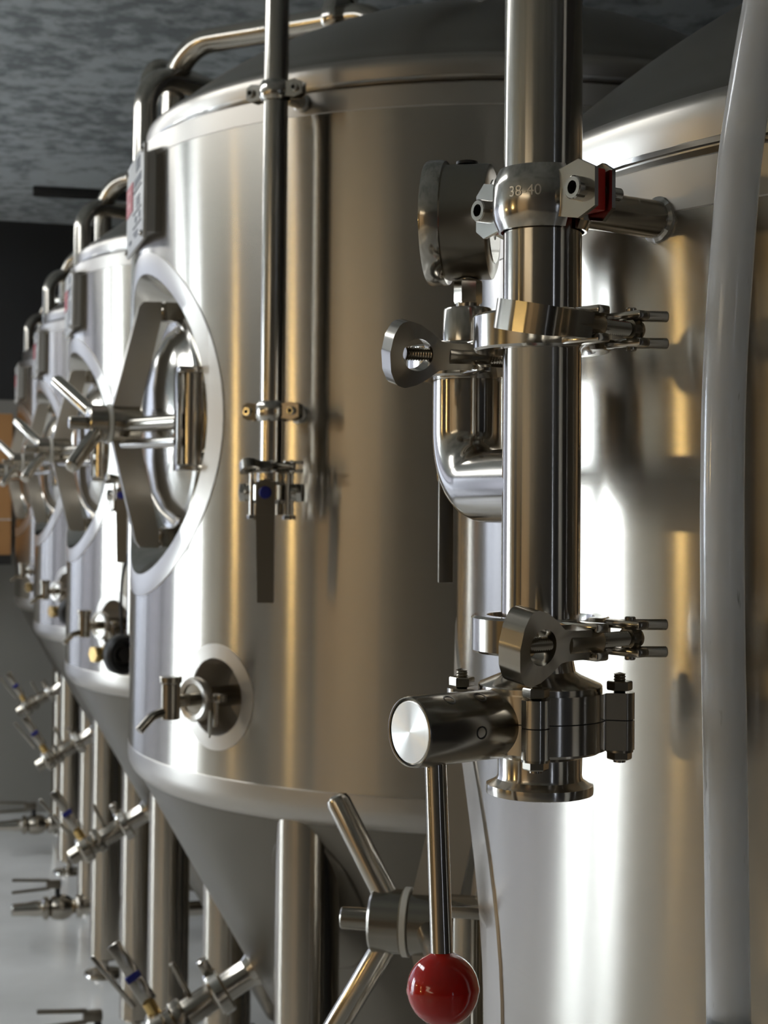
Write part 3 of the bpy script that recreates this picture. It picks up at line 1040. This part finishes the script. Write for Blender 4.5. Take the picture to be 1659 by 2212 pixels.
gd = Vector((-.978, .208, 0)).normalized()
gc = Vector((-.001, 0, gz(481) - b0))
Mg = axis_frame(gc - gd * .0150, gd, (0, 0, 1))
L = .030
MB().lathe([(0, 0), (.0285, 0), (.0312, .0012), (.0316, .003), (.0316, L - .004), (.0322, L - .002)], 64, Mg).build('case', 'steel_dome', gauge)
MB().lathe([(.031, L - .005), (.0338, L - .0045), (.0345, L - .002), (.0345, L + .004), (.0335, L + .006), (.030, L + .006), (.029, L + .003), (.029, L - .002)], 64, Mg, close=True).build('bezel', 'steel_polished', gauge)
MB().lathe([(0, L + .002), (.0295, L + .002)], 48, Mg).build('dial', 'glass_dial', gauge)
MB().lathe([(.010, -.0004), (.0225, -.0006), (.0232, .0006)], 48, Mg).build('back_plate', 'steel_polished', gauge)
MB().lathe([(0, -.0008), (.006, -.0006), (.006, .001)], 24, Matrix.Translation((0, 0, .0325)) @ Matrix.Translation(gc)).build('vent_plug', 'black_rubber', gauge)

# lever of a small valve hidden behind the elbow
lv = W(963, 1085, .90)
lever = thing('ball_valve', 'small valve with a flat hanging lever half hidden behind the steel elbow', 'valve', (lv.x, lv.y, lv.z - .02))
mb = MB()
mb.box((0, 0, .006), (.0092, .0026, .066), Matrix.Rotation(.35, 4, 'Z'), .0008)
mb.build('lever', 'steel_satin', lever)
mb = MB()
mb.cyl((.000, 0, .036), (.014, .014, .036), .0075, 18)
mb.cyl((.012, .012, .020), (.012, .012, .052), .011, 20, bev=.002)
mb.cyl((.012, .012, .036), (.010, -.046, .036), .008, 20)
mb.build('valve_body', 'steel_cast', lever)

# ---------------------------------------------------------------- butterfly valve with red knob
valve = thing('butterfly_valve', 'polished butterfly valve with a steel rod handle and red ball knob', 'valve', (PXW, PY, zz(1715)))
v0 = zz(1715)
q = lambda y: zz(y) - v0
MB().lathe([(0, q(1412)), (.0150, q(1412)), (.0158, q(1420)), (.0170, q(1448)), (.0195, q(1455)), (.0290, q(1474)), (.0298, q(1478)), (.0298, q(1492)), (0, q(1493))], 56).build('inlet_ferrule', 'steel_turned_body', valve)
MB().lathe([(0, q(1398)), (.0252, q(1398)), (.0252, q(1406)), (.0165, q(1413)), (.0155, q(1416)), (0, q(1418))], 56).build('inlet_lip', 'steel_polished', valve)
rot = math.radians(-8.6)
bolts = [rot + i * PI / 2 for i in range(4)]


def lug_outline(rbody, rlug, rb):
    pts = []
    N = 144
    for i in range(N):
        t = 2 * PI * i / N
        r = rbody
        for b_ in bolts:
            d = (t - b_ + PI) % (2 * PI) - PI
            if abs(d) < .5:
                s = rb * math.sin(d)
                if abs(s) < rlug:
                    r = max(r, rb * math.cos(d) + math.sqrt(rlug ** 2 - s ** 2))
        pts.append((r * math.cos(t), r * math.sin(t)))
    return pts


ol = lug_outline(.0322, .0072, .0378)
for nm, ya, yb in (('upper_body', 1490, 1546.5), ('lower_body', 1549, 1612)):
    MB().prism(ol, q(ya) - q(yb), Matrix.Translation((0, 0, (q(ya) + q(yb)) / 2))).build(nm, 'steel_turned_body', valve, angle=25)
MB().prism([(x * .985, y * .985) for x, y in ol], .003, Matrix.Translation((0, 0, q(1548)))).build('seal', 'black_rubber', valve)
for b_ in bolts:
    bx_, by_ = .0378 * math.cos(b_), .0378 * math.sin(b_)
    bm_ = MB()
    prof = [(0, q(1640)), (.0030, q(1640))]
    prof += [(0.0030, q(1600)), (0.0030, q(1490))]
    y = 1490; k = 0
    while y > 1448:
        prof.append((.0030 if k % 2 else .0025, q(y))); y -= 3; k += 1
    prof.append((0, q(1447)))
    bm_.lathe(prof, 16, Matrix.Translation((bx_, by_, 0)))
    bm_.lathe([(0, q(1618)), (.0058, q(1617)), (.0060, q(1612)), (.0060, q(1613))], 20, Matrix.Translation((bx_, by_, 0)))
    bm_.hexnut((bx_, by_, q(1486)), (bx_, by_, q(1466)), .0062)
    bm_.lathe([(0, q(1619)), (.0066, q(1617.5)), (.0066, q(1612.5))], 20, Matrix.Translation((bx_, by_, 0)))
    bm_.hexnut((bx_, by_, q(1634)), (bx_, by_, q(1613)), .0060)
    bm_.build('body_bolt', 'bolt_dark' if False else 'steel_cast', valve)
MB().lathe([(0, q(1612)), (.0290, q(1612)), (.0285, q(1620)), (.0215, q(1626)), (.0204, q(1632)), (.0202, q(1672)), (.0208, q(1680)), (.0232, q(1688)), (.0256, q(1692)), (.0258, q(1700)), (.0256, q(1711)), (.0235, q(1714)), (.0185, q(1714)), (.0180, q(1700)), (0, q(1690))], 64).build('outlet_ferrule', 'steel_turned_body', valve)
# handle housing
ah = math.radians(225) + rot
dh = Vector((math.cos(ah), math.sin(ah), 0))
hzc = q(1553)
h0 = Vector((0, 0, hzc))
Mh = axis_frame(h0, dh, (0, 0, 1))
hs = MB()
hs.lathe([(0, .026), (.0158, .026), (.0162, .0275), (.0162, .0780), (.0157, .0792), (.0152, .0794), (.0150, .0778), (0, .0776)], 64, Mh)
ho = hs.build('handle_housing', 'steel_cast', valve)
# turned end disc: own origin on its axis so the turning marks follow it
disc = MB().lathe([(0, .0008), (.0138, .0008), (.0147, .0002), (.0149, -.001), (.0149, -.003)], 64, Matrix.Rotation(PI / 2, 4, 'Y')).build('end_disc', 'steel_turned', valve)
disc.location = h0 + dh * .0780
disc.rotation_euler = (0, 0, ah)
MB().lathe([(.0148, .0782), (.0151, .0786), (.0151, .076), (.0148, .076)], 64, Mh, close=True).build('end_groove', 'socket_black', ho)
side = Vector((-dh.y, dh.x, 0))
if side.y > 0: side = -side
for (al, ang, r_) in ((.050, 12, .0024), (.062, 62, .0024), (.044, 62, .0026)):
    dd = (side * math.cos(math.radians(ang)) + Vector((0, 0, 1)) * math.sin(math.radians(ang))) if ang > 20 else (side * math.cos(math.radians(ang - 14)) - Vector((0, 0, 1)) * math.sin(math.radians(2)))
    p0 = h0 + dh * al + dd * .01545
    MB().lathe([(r_ * 1.25, .0002), (r_ * 1.25, .00085), (r_, .0009), (r_ * .9, -.0002), (0, -.0002)], 24, axis_frame(p0, dd)).build('set_screw' if ang > 20 else 'index_hole', 'socket_black' if ang < 20 else 'bolt_dark', ho)
# rod and ball
pr0 = h0 + dh * .064 + Vector((0, 0, -.012))
pb = W(957, 2136, .688) - Vector((PXW, PY, v0))
rd_ = (pr0 - pb).normalized()
MB().cyl(pb + rd_ * .010, pr0, .0050, 32).build('rod', 'steel_pipe', valve)
kn = MB()
rk = .0160
prof = []
for i in range(0, 41):
    a = PI * i / 40
    r_ = rk * math.sin(a); h_ = rk * math.cos(a)
    if abs(h_ + .0005) < .0009: r_ += .00025
    prof.append((max(0, r_), h_))
prof = [(.0052, rk * .955)] + [p for p in prof if p[1] < rk * .95]
prof[-1] = (0, -rk)
kn.lathe(prof, 56, axis_frame(pb, rd_))
kn.build('ball_knob', 'red_knob', valve)

# ---------------------------------------------------------------- translucent hose at the right edge
hc = [(1662, -60), (1653, 0), (1627, 150), (1604, 300), (1593, 400), (1573, 671), (1564, 850), (1561, 1000), (1560, 1150), (1562, 1400), (1566, 1600), (1570, 1900), (1574, 2212), (1577, 2400)]
hp = [W(x, y, .675) for x, y in hc]
h0_ = hp[0]
sl_ = (hp[0].x - hp[2].x) / (hp[0].z - hp[2].z)
hp = [Vector((h0_.x + sl_ * k * .07 * (1 - .03 * k), .675, h0_.z + k * .07)) for k in range(12, 0, -1)] + hp + [Vector((hp[-1].x, .675, .55)), Vector((hp[-1].x + .005, .665, .02))]
# smooth the centre line
def catmull(pts, n=5):
    out = []
    for i in range(len(pts) - 1):
        p0 = pts[max(i - 1, 0)]; p1 = pts[i]; p2 = pts[i + 1]; p3 = pts[min(i + 2, len(pts) - 1)]
        for k in range(n):
            t = k / n
            out.append(.5 * ((2 * p1) + (p2 - p0) * t + (2 * p0 - 5 * p1 + 4 * p2 - p3) * t * t + (3 * p1 - p0 - 3 * p2 + p3) * t ** 3))
    out.append(pts[-1])
    return out
hp = catmull(hp, 6)
hb = MB()
hb.tube(hp, .0096, 40)
hose = hb.build('vinyl_hose', 'vinyl_hose')
tag(hose, 'milky translucent plastic hose hanging down the right edge in front of the nearest tank', 'hose')

# ---------------------------------------------------------------- drop pipe with lever valve on the middle tank
def lever_pipe(label, tank_c, phi, rotz, jog=0.0, group='drop pipes on the fermenters'):
    rpx = .557
    d = (NA * math.cos(phi) - U * math.sin(phi))
    loc = tank_c + d * rpx
    t = thing('valve_pipe', label, 'pipe', (loc.x, loc.y, 0), 0, group)
    zq = lambda y: W(585, y, 1.70).z
    rp = .0139
    MB().tube([(0, 0, zq(1000))] + fillet([(0, 0, zq(-100)), (0, 0, 2.02), (-d.x * rpx, -d.y * rpx, 2.02), (-d.x * rpx, -d.y * rpx, ZT + .20)], .05), rp, 40).build('pipe', 'steel_pipe', t)
    for y in (186, 886):
        fo_, M_, r_ = pipe_holder(t, (0, 0, zq(y)), -d, rp + .0006, .022, rpx - R1 - rp - .004, .0088, ear=.018, gap=.006, screw=.85, red=False)
    off = NA * jog
    o3 = Vector((off.x, off.y, 0))
    if jog:
        MB().tube(fillet([(0, 0, zq(960)), (0, 0, zq(985)), o3 + Vector((0, 0, zq(1000))), o3 + Vector((0, 0, zq(1020)))], .02, 8), rp, 24).build('offset_bend', 'steel_pipe', t)
    # union clamp
    tri_clamp(t, o3 + Vector((0, 0, zq(1008))), math.atan2(d.y, d.x) + .9, 1.2, R=.026, sc=.75)
    vb = MB()
    d_tank = d
    d = Vector((-.13, -.9915, 0))
    vb.cyl(o3 + Vector((0, 0, zq(1020))), o3 + Vector((0, 0, zq(1040))), .017, 28)
    vb.cyl(o3 + Vector((0, 0, zq(1040))), o3 + Vector((0, 0, zq(1088))), .0235, 28, bev=.004)
    vb.cyl(o3 + Vector((0, 0, zq(1088))), o3 + Vector((0, 0, zq(1112))), .017, 28)
    side_ = Vector((-d.y, d.x, 0))
    vb.cyl(o3 + Vector((0, 0, zq(1064))) - side_ * .036, o3 + Vector((0, 0, zq(1064))) + side_ * .036, .010, 20, bev=.001)
    for s in (-1, 1):
        vb.hexnut(o3 + Vector((0, 0, zq(1064))) + side_ * s * .028, o3 + Vector((0, 0, zq(1064))) + side_ * s * .036, .0115)
    vb.build('valve_body', 'steel_polished', t)
    for s in (-1, 1):
        for k in (-1, 1):
            bm2 = MB(); pz = o3 + side_ * s * .020 + Vector((0, 0, zq(1064)))
            bm2.cyl(pz + Vector((0, 0, .028)) + d * k * .012, pz - Vector((0, 0, .030)) + d * k * .012, .003, 12)
            bm2.hexnut(pz + Vector((0, 0, -.025)) + d * k * .012, pz - Vector((0, 0, .030)) + d * k * .012, .0055)
            bm2.build('body_bolt', 'steel_polished', t)
    # lever
    lp = o3 + d * .034 + Vector((0, 0, zq(1064)))
    Ml = axis_frame(lp, d, (0, 0, 1))     # x up, z outwards
    lb = MB()
    lb.cyl(o3 + d * .015 + Vector((0, 0, zq(1064))), lp, .007, 18)
    hw = .0100
    top = zq(1042) - zq(1064); bot = zq(1112) - zq(1064); end = zq(1302) - zq(1064)
    lb.prism([(top, -hw), (bot, -hw * 1.05), (bot, hw * 1.05), (top, hw), (top + .004, 0)], .003, Ml)
    Mk = Ml @ Matrix.Translation((bot, 0, 0)) @ Matrix.Rotation(-.06, 4, 'Y')
    lb.prism([(0, -hw * 1.05), (end - bot, -hw * .92), (end - bot, hw * .92), (0, hw * 1.05)], .003, Mk)
    lo = lb.build('lever', 'steel_satin', t)
    MB().lathe([(0, .0035), (.0062, .0035), (.0070, .0025), (.0070, .001)], 24, Ml).build('blue_cap', 'blue_cap', lo)
    return t


lever_pipe('thin vertical steel pipe with a blue-capped lever valve in front of the big middle fermenter', C1, math.radians(45.2), 0)
lever_pipe('thin vertical pipe with a blue-capped lever valve on the second fermenter, mostly hidden', C1 + STEP, math.radians(44.5), 0, jog=.026)

# ---------------------------------------------------------------- sample valves in the dished ports
def sample_valve(tank_c, label):
    phi = PORT[0]
    t = thing('sample_valve', label, 'valve', (tank_c.x, tank_c.y, PORT[1]), ROTROW + phi, 'sample valves in the dished ports')
    R = R1
    mb = MB(); mb.cyl((R - .056, 0, 0), (R + .03, 0, 0), .0125, 24); mb.build('neck', 'steel_cast', t)
    Mx = Matrix.Translation((R + .030, 0, 0)) @ Matrix.Rotation(PI / 2, 4, 'Y')
    MB().lathe([(.0185, -.005), (.0245, -.006), (.0262, -.003), (.0262, .003), (.0245, .006), (.0185, .005)], 36, Mx, close=True).build('clamp_ring', 'steel_band', t)
    MB().lathe([(0, .0035), (.018, .003), (.019, -.003)], 30, Mx).build('cap_face', 'steel_cast', t)
    mb = MB(); mb.cyl((R + .03, 0, 0), (R + .07, 0, 0), .0078, 20); mb.build('stem', 'steel_cast', t)
    mb = MB()
    mb.cyl((R + .068, 0, -.020), (R + .068, 0, .022), .0115, 24, bev=.001)
    mb.cyl((R + .068, 0, .022), (R + .068, 0, .030), .0135, 24, bev=.001)
    mb.build('valve_body', 'steel_cast', t)
    mb = MB(); mb.tube(fillet([(R + .072, 0, -.010), (R + .092, -.002, -.014), (R + .110, -.004, -.030)], .02), .0052, 14); mb.build('spout', 'steel_cast', t)
    mb = MB()
    mb.box((R + .024, .034, .004), (.012, .018, .010), None, .0015)
    mb.cyl((R + .024, .030, -.030), (R + .024, .030, .010), .0035, 12)
    mb.build('clamp_latch', 'steel_cast', t)
    lp = []
    for i in range(25):
        a = 2 * PI * i / 24
        w_ = .0065 * math.sin(a) * (0.35 + .65 * (1 - math.cos(a)) / 2)
        lp.append((R + .030 + w_ * .7, .026 + w_ * .7, -.012 - .015 * (1 - math.cos(a))))
    MB().tube(lp, .0016, 8, cap=False).build('pull_loop', 'white_gasket', t)
    return t


sv_names = ['sample valve with white ring in the dished port of the big middle fermenter', 'sample valve with white ring in the dished port of the second fermenter', 'small sample valve in the port of the third fermenter', 'tiny sample valve on the farthest fermenter at the left edge']
s1 = sample_valve(C1, sv_names[0])
for k in range(1, 4):
    c = copy_tree(s1); p_ = C1 + STEP * k
    c.location = (p_.x, p_.y, PORT[1]); c['label'] = sv_names[k]

# ---------------------------------------------------------------- racking valves on the cones
def racking_valve(tank_c, label):
    r_ = .33
    zc_ = ZB - .0138 - (R1 - .0155 - r_) * 1.732
    base = tank_c + NA * r_ + Vector((0, 0, zc_))
    t = thing('racking_valve', label, 'valve', base, 0, 'racking valves on the cones')
    ax = (NA * .866 + Vector((0, 0, -.5))).normalized()
    up = (NA * .5 + Vector((0, 0, .866))).normalized()
    sd = ax.cross(up)
    M = Matrix(((ax.x, sd.x, up.x, 0), (ax.y, sd.y, up.y, 0), (ax.z, sd.z, up.z, 0), (0, 0, 0, 1)))   # x axis, z up-perp
    X = Matrix.Rotation(PI / 2, 4, 'Y')
    MB().lathe([(.026, -.012), (.0235, .000), (.0205, .006), (.0195, .010), (.0195, .045)], 28, M @ X).build('nozzle', 'steel_pipe', t)
    MB().lathe([(.018, .044), (.030, .044), (.032, .047), (.032, .060), (.030, .063), (.018, .063)], 32, M @ X).build('clamp_ring', 'steel_polished', t)
    mb = MB(); mb.box((.054, .006, .040), (.016, .018, .020), M, .003); mb.build('clamp_lug', 'steel_polished', t)
    mb = MB(); mb.cyl(M @ Vector((.090, .008, .018)), M @ Vector((.088, .008, .068)), .004, 12, bev=.001); mb.build('clamp_pin', 'steel_cast', t)
    MB().lathe([(.018, .063), (.019, .066), (.019, .105), (.024, .106), (.026, .112), (.026, .120), (.020, .124), (.021, .132), (.028, .136), (.029, .150), (.024, .156), (.017, .158), (.016, .178), (.011, .180)], 32, M @ X).build('valve_body', 'steel_cast', t)
    mb = MB(); mb.cyl(M @ Vector((.140, 0, .022)), M @ Vector((.140, 0, .044)), .009, 18); mb.build('stem', 'brass', t)
    # squeeze handle: blade plus trigger wire
    mb = MB()
    Mh_ = M @ Matrix.Translation((.140, 0, .042)) @ Matrix.Rotation(.05, 4, 'Y')
    mb.box((-.002, 0, .022), (.022, .006, .044), Mh_, .002)
    mb.box((-.004, 0, .066), (.019, .0035, .056), Mh_ , .001)
    ho_ = mb.build('handle', 'steel_polished', t)
    MB().box((-.002, 0, .041), (.0215, .0075, .010), Mh_, .002).build('blue_band', 'blue_cap', ho_)
    mb = MB(); mb.box((.018, .004, .052), (.007, .004, .092), Mh_ @ Matrix.Rotation(.10, 4, 'Y'), .001); mb.build('trigger', 'steel_polished', t)
    return t


rv_names = ['racking valve with blue-banded handle at the bottom edge, on the big middle fermenter cone', 'racking valve with blue-banded handle on the cone of the second fermenter', 'small racking valve on the cone of the third fermenter', 'tiny racking valve on the cone of the farthest fermenter']
rv = racking_valve(C1, rv_names[0])
b0_ = rv.location.copy()
for k in range(1, 4):
    c = copy_tree(rv); c.location = b0_ + STEP * k; c['label'] = rv_names[k]

# ---------------------------------------------------------------- dump valves near the floor
def dump_valve(tank_c, label):
    t = thing('dump_valve', label, 'valve', (tank_c.x, tank_c.y, 0), ROTROW, 'dump valves near the floor')
    z_ = .098
    X = Matrix.Translation((0, 0, z_)) @ Matrix.Rotation(PI / 2, 4, 'Y')
    MB().lathe([(.0205, .10), (.0205, .355), (.029, .357), (.031, .361), (.031, .371), (.029, .375), (.020, .376)], 28, X).build('drain_pipe', 'steel_pipe', t)
    MB().lathe([(.018, .376), (.021, .385), (.030, .395), (.034, .410), (.034, .425), (.030, .440), (.022, .446), (.024, .448), (.031, .450), (.031, .462), (.024, .465), (.021, .468)], 32, X).build('valve_body', 'steel_cast', t)
    MB().lathe([(.021, .466), (.0215, .485), (.018, .505), (.0165, .545), (.0145, .547), (.014, .50)], 28, X).build('hose_tail', 'steel_pipe', t)
    mb = MB(); mb.cyl((.425, 0, z_ + .03), (.425, 0, z_ + .056), .008, 16); mb.build('stem', 'black_rubber', t)
    mb = MB()
    mb.box((.436, 0, z_ + .064), (.040, .020, .022), None, .004)
    for s in (-1, 1):
        mb.box((.498, 0, z_ + .064 + s * .011), (.100, .014, .006), Matrix.Translation((.45, 0, z_ + .064)) @ Matrix.Rotation(-s * .06, 4, 'Y') @ Matrix.Translation((-.45, 0, -z_ - .064)), .0008)
    mb.build('fork_handle', 'steel_satin', t)
    return t


dv_names = ['dump valve with forked handle at the bottom left edge, under the second fermenter', 'dump valve with forked handle near the floor under the third fermenter', 'faint dump valve near the floor under the farthest fermenter']
dv = dump_valve(C1 + STEP, dv_names[0])
for k in (1, 2):
    c = copy_tree(dv); p_ = C1 + STEP * (k + 1); c.location = (p_.x, p_.y, 0); c['label'] = dv_names[k]

# ---------------------------------------------------------------- black cooling valves with brass bodies
def cooling_valve(tank_c, label):
    phi = math.radians(40)
    d = NA * math.cos(phi) - U * math.sin(phi)
    p_ = tank_c + d * .555
    t = thing('cooling_valve', label, 'valve', (p_.x, p_.y, .93), math.atan2(d.y, d.x) + 1.30, 'black cooling valves with brass bodies')
    X = Matrix.Rotation(PI / 2, 4, 'Y')
    MB().lathe([(.020, -.012), (.034, -.012), (.037, -.006), (.037, .008), (.033, .014), (.024, .014), (.020, .006)], 36, X, close=True).build('coil', 'black_rubber', t)
    mb = MB(); mb.cyl((-.045, 0, 0), (-.014, 0, 0), .020, 24, bev=.002); mb.cyl((-.028, -.045, 0), (-.028, .03, 0), .012, 20); mb.hexnut((-.028, -.045, 0), (-.028, -.031, 0), .016)
    mb.build('brass_body', 'brass', t)
    MB().lathe([(0, -.012), (.021, -.012), (.021, -.002), (.012, -.002), (.010, .004), (0, .004)], 28, X).build('coil_core', 'bolt_dark', t)
    mb = MB(); mb.tube(catmull([Vector(p) for p in ((0, 0, .036), (.004, -.006, .09), (.0, .0, .15), (-.005, .02, .20), (-.03, .035, .23))]), .003, 8); mb.build('cable', 'black_rubber', t)
    return t


cv_names = ['round black cooling valve with brass body on the second fermenter', 'round black cooling valve with brass body on the third fermenter, half hidden', 'round black cooling valve on the farthest fermenter, almost hidden']
cv = cooling_valve(C1 + STEP, cv_names[0])
for k in (1, 2):
    c = copy_tree(cv); c.location = cv.location + STEP * k; c['label'] = cv_names[k]

# ---------------------------------------------------------------- plywood wall box and black ceiling conduit
pb0 = W(-260, 1040, 5.55); pb1 = W(27, 1040, 5.60)
zt_, zb_ = W(20, 892, 5.58).z, W(20, 1200, 5.58).z
bx0 = thing('plywood_box', 'orange plywood box on the far wall at the left edge', 'box', P(S1 - .18, (Vector((pb1.x, pb1.y, 0))).dot(NA), zb_), ROTROW)
wd = .55
MB().box((wd / 2, 0, (zt_ - zb_) / 2), (wd, .34, zt_ - zb_), None, .003).build('carcass', 'plywood', bx0)
MB().box((wd / 2, 0, -.018), (wd + .004, .345, .034), None, .002).build('black_base', 'black_trim', bx0)
MB().box((wd / 2, .171, (zt_ - zb_) * .25), (wd, .004, .004)).build('panel_joint', 'plate_white', bx0)
cs = W(135, 402, 5.34); ce = W(300, 409, 5.40)
mid = (cs + ce) / 2
cdt = thing('ceiling_conduit', 'short black conduit along the ceiling behind the second fermenter', 'conduit', (mid.x, mid.y, CEIL - .03), math.atan2(ce.y - cs.y, ce.x - cs.x))
MB().box((0, 0, .015), ((ce - cs).length + .2, .05, .03), None, .004).build('conduit_body', 'black_trim', cdt)

# small fitting on the near tank's shell at the right edge
t = thing('shell_fitting', 'small threaded steel fitting on the nearest tank at the right edge behind the hose', 'fitting', (C0.x + d_.x * R0, C0.y + d_.y * R0, fp.z), math.atan2(d_.y, d_.x))
MB().cyl((-.004, 0, 0), (.03, 0, 0), .0075, 20, bev=.001).build('stub', 'steel_cast', t)
mb = MB(); mb.hexnut((.022, 0, 0), (.034, 0, 0), .010); mb.build('nut', 'steel_polished', t)
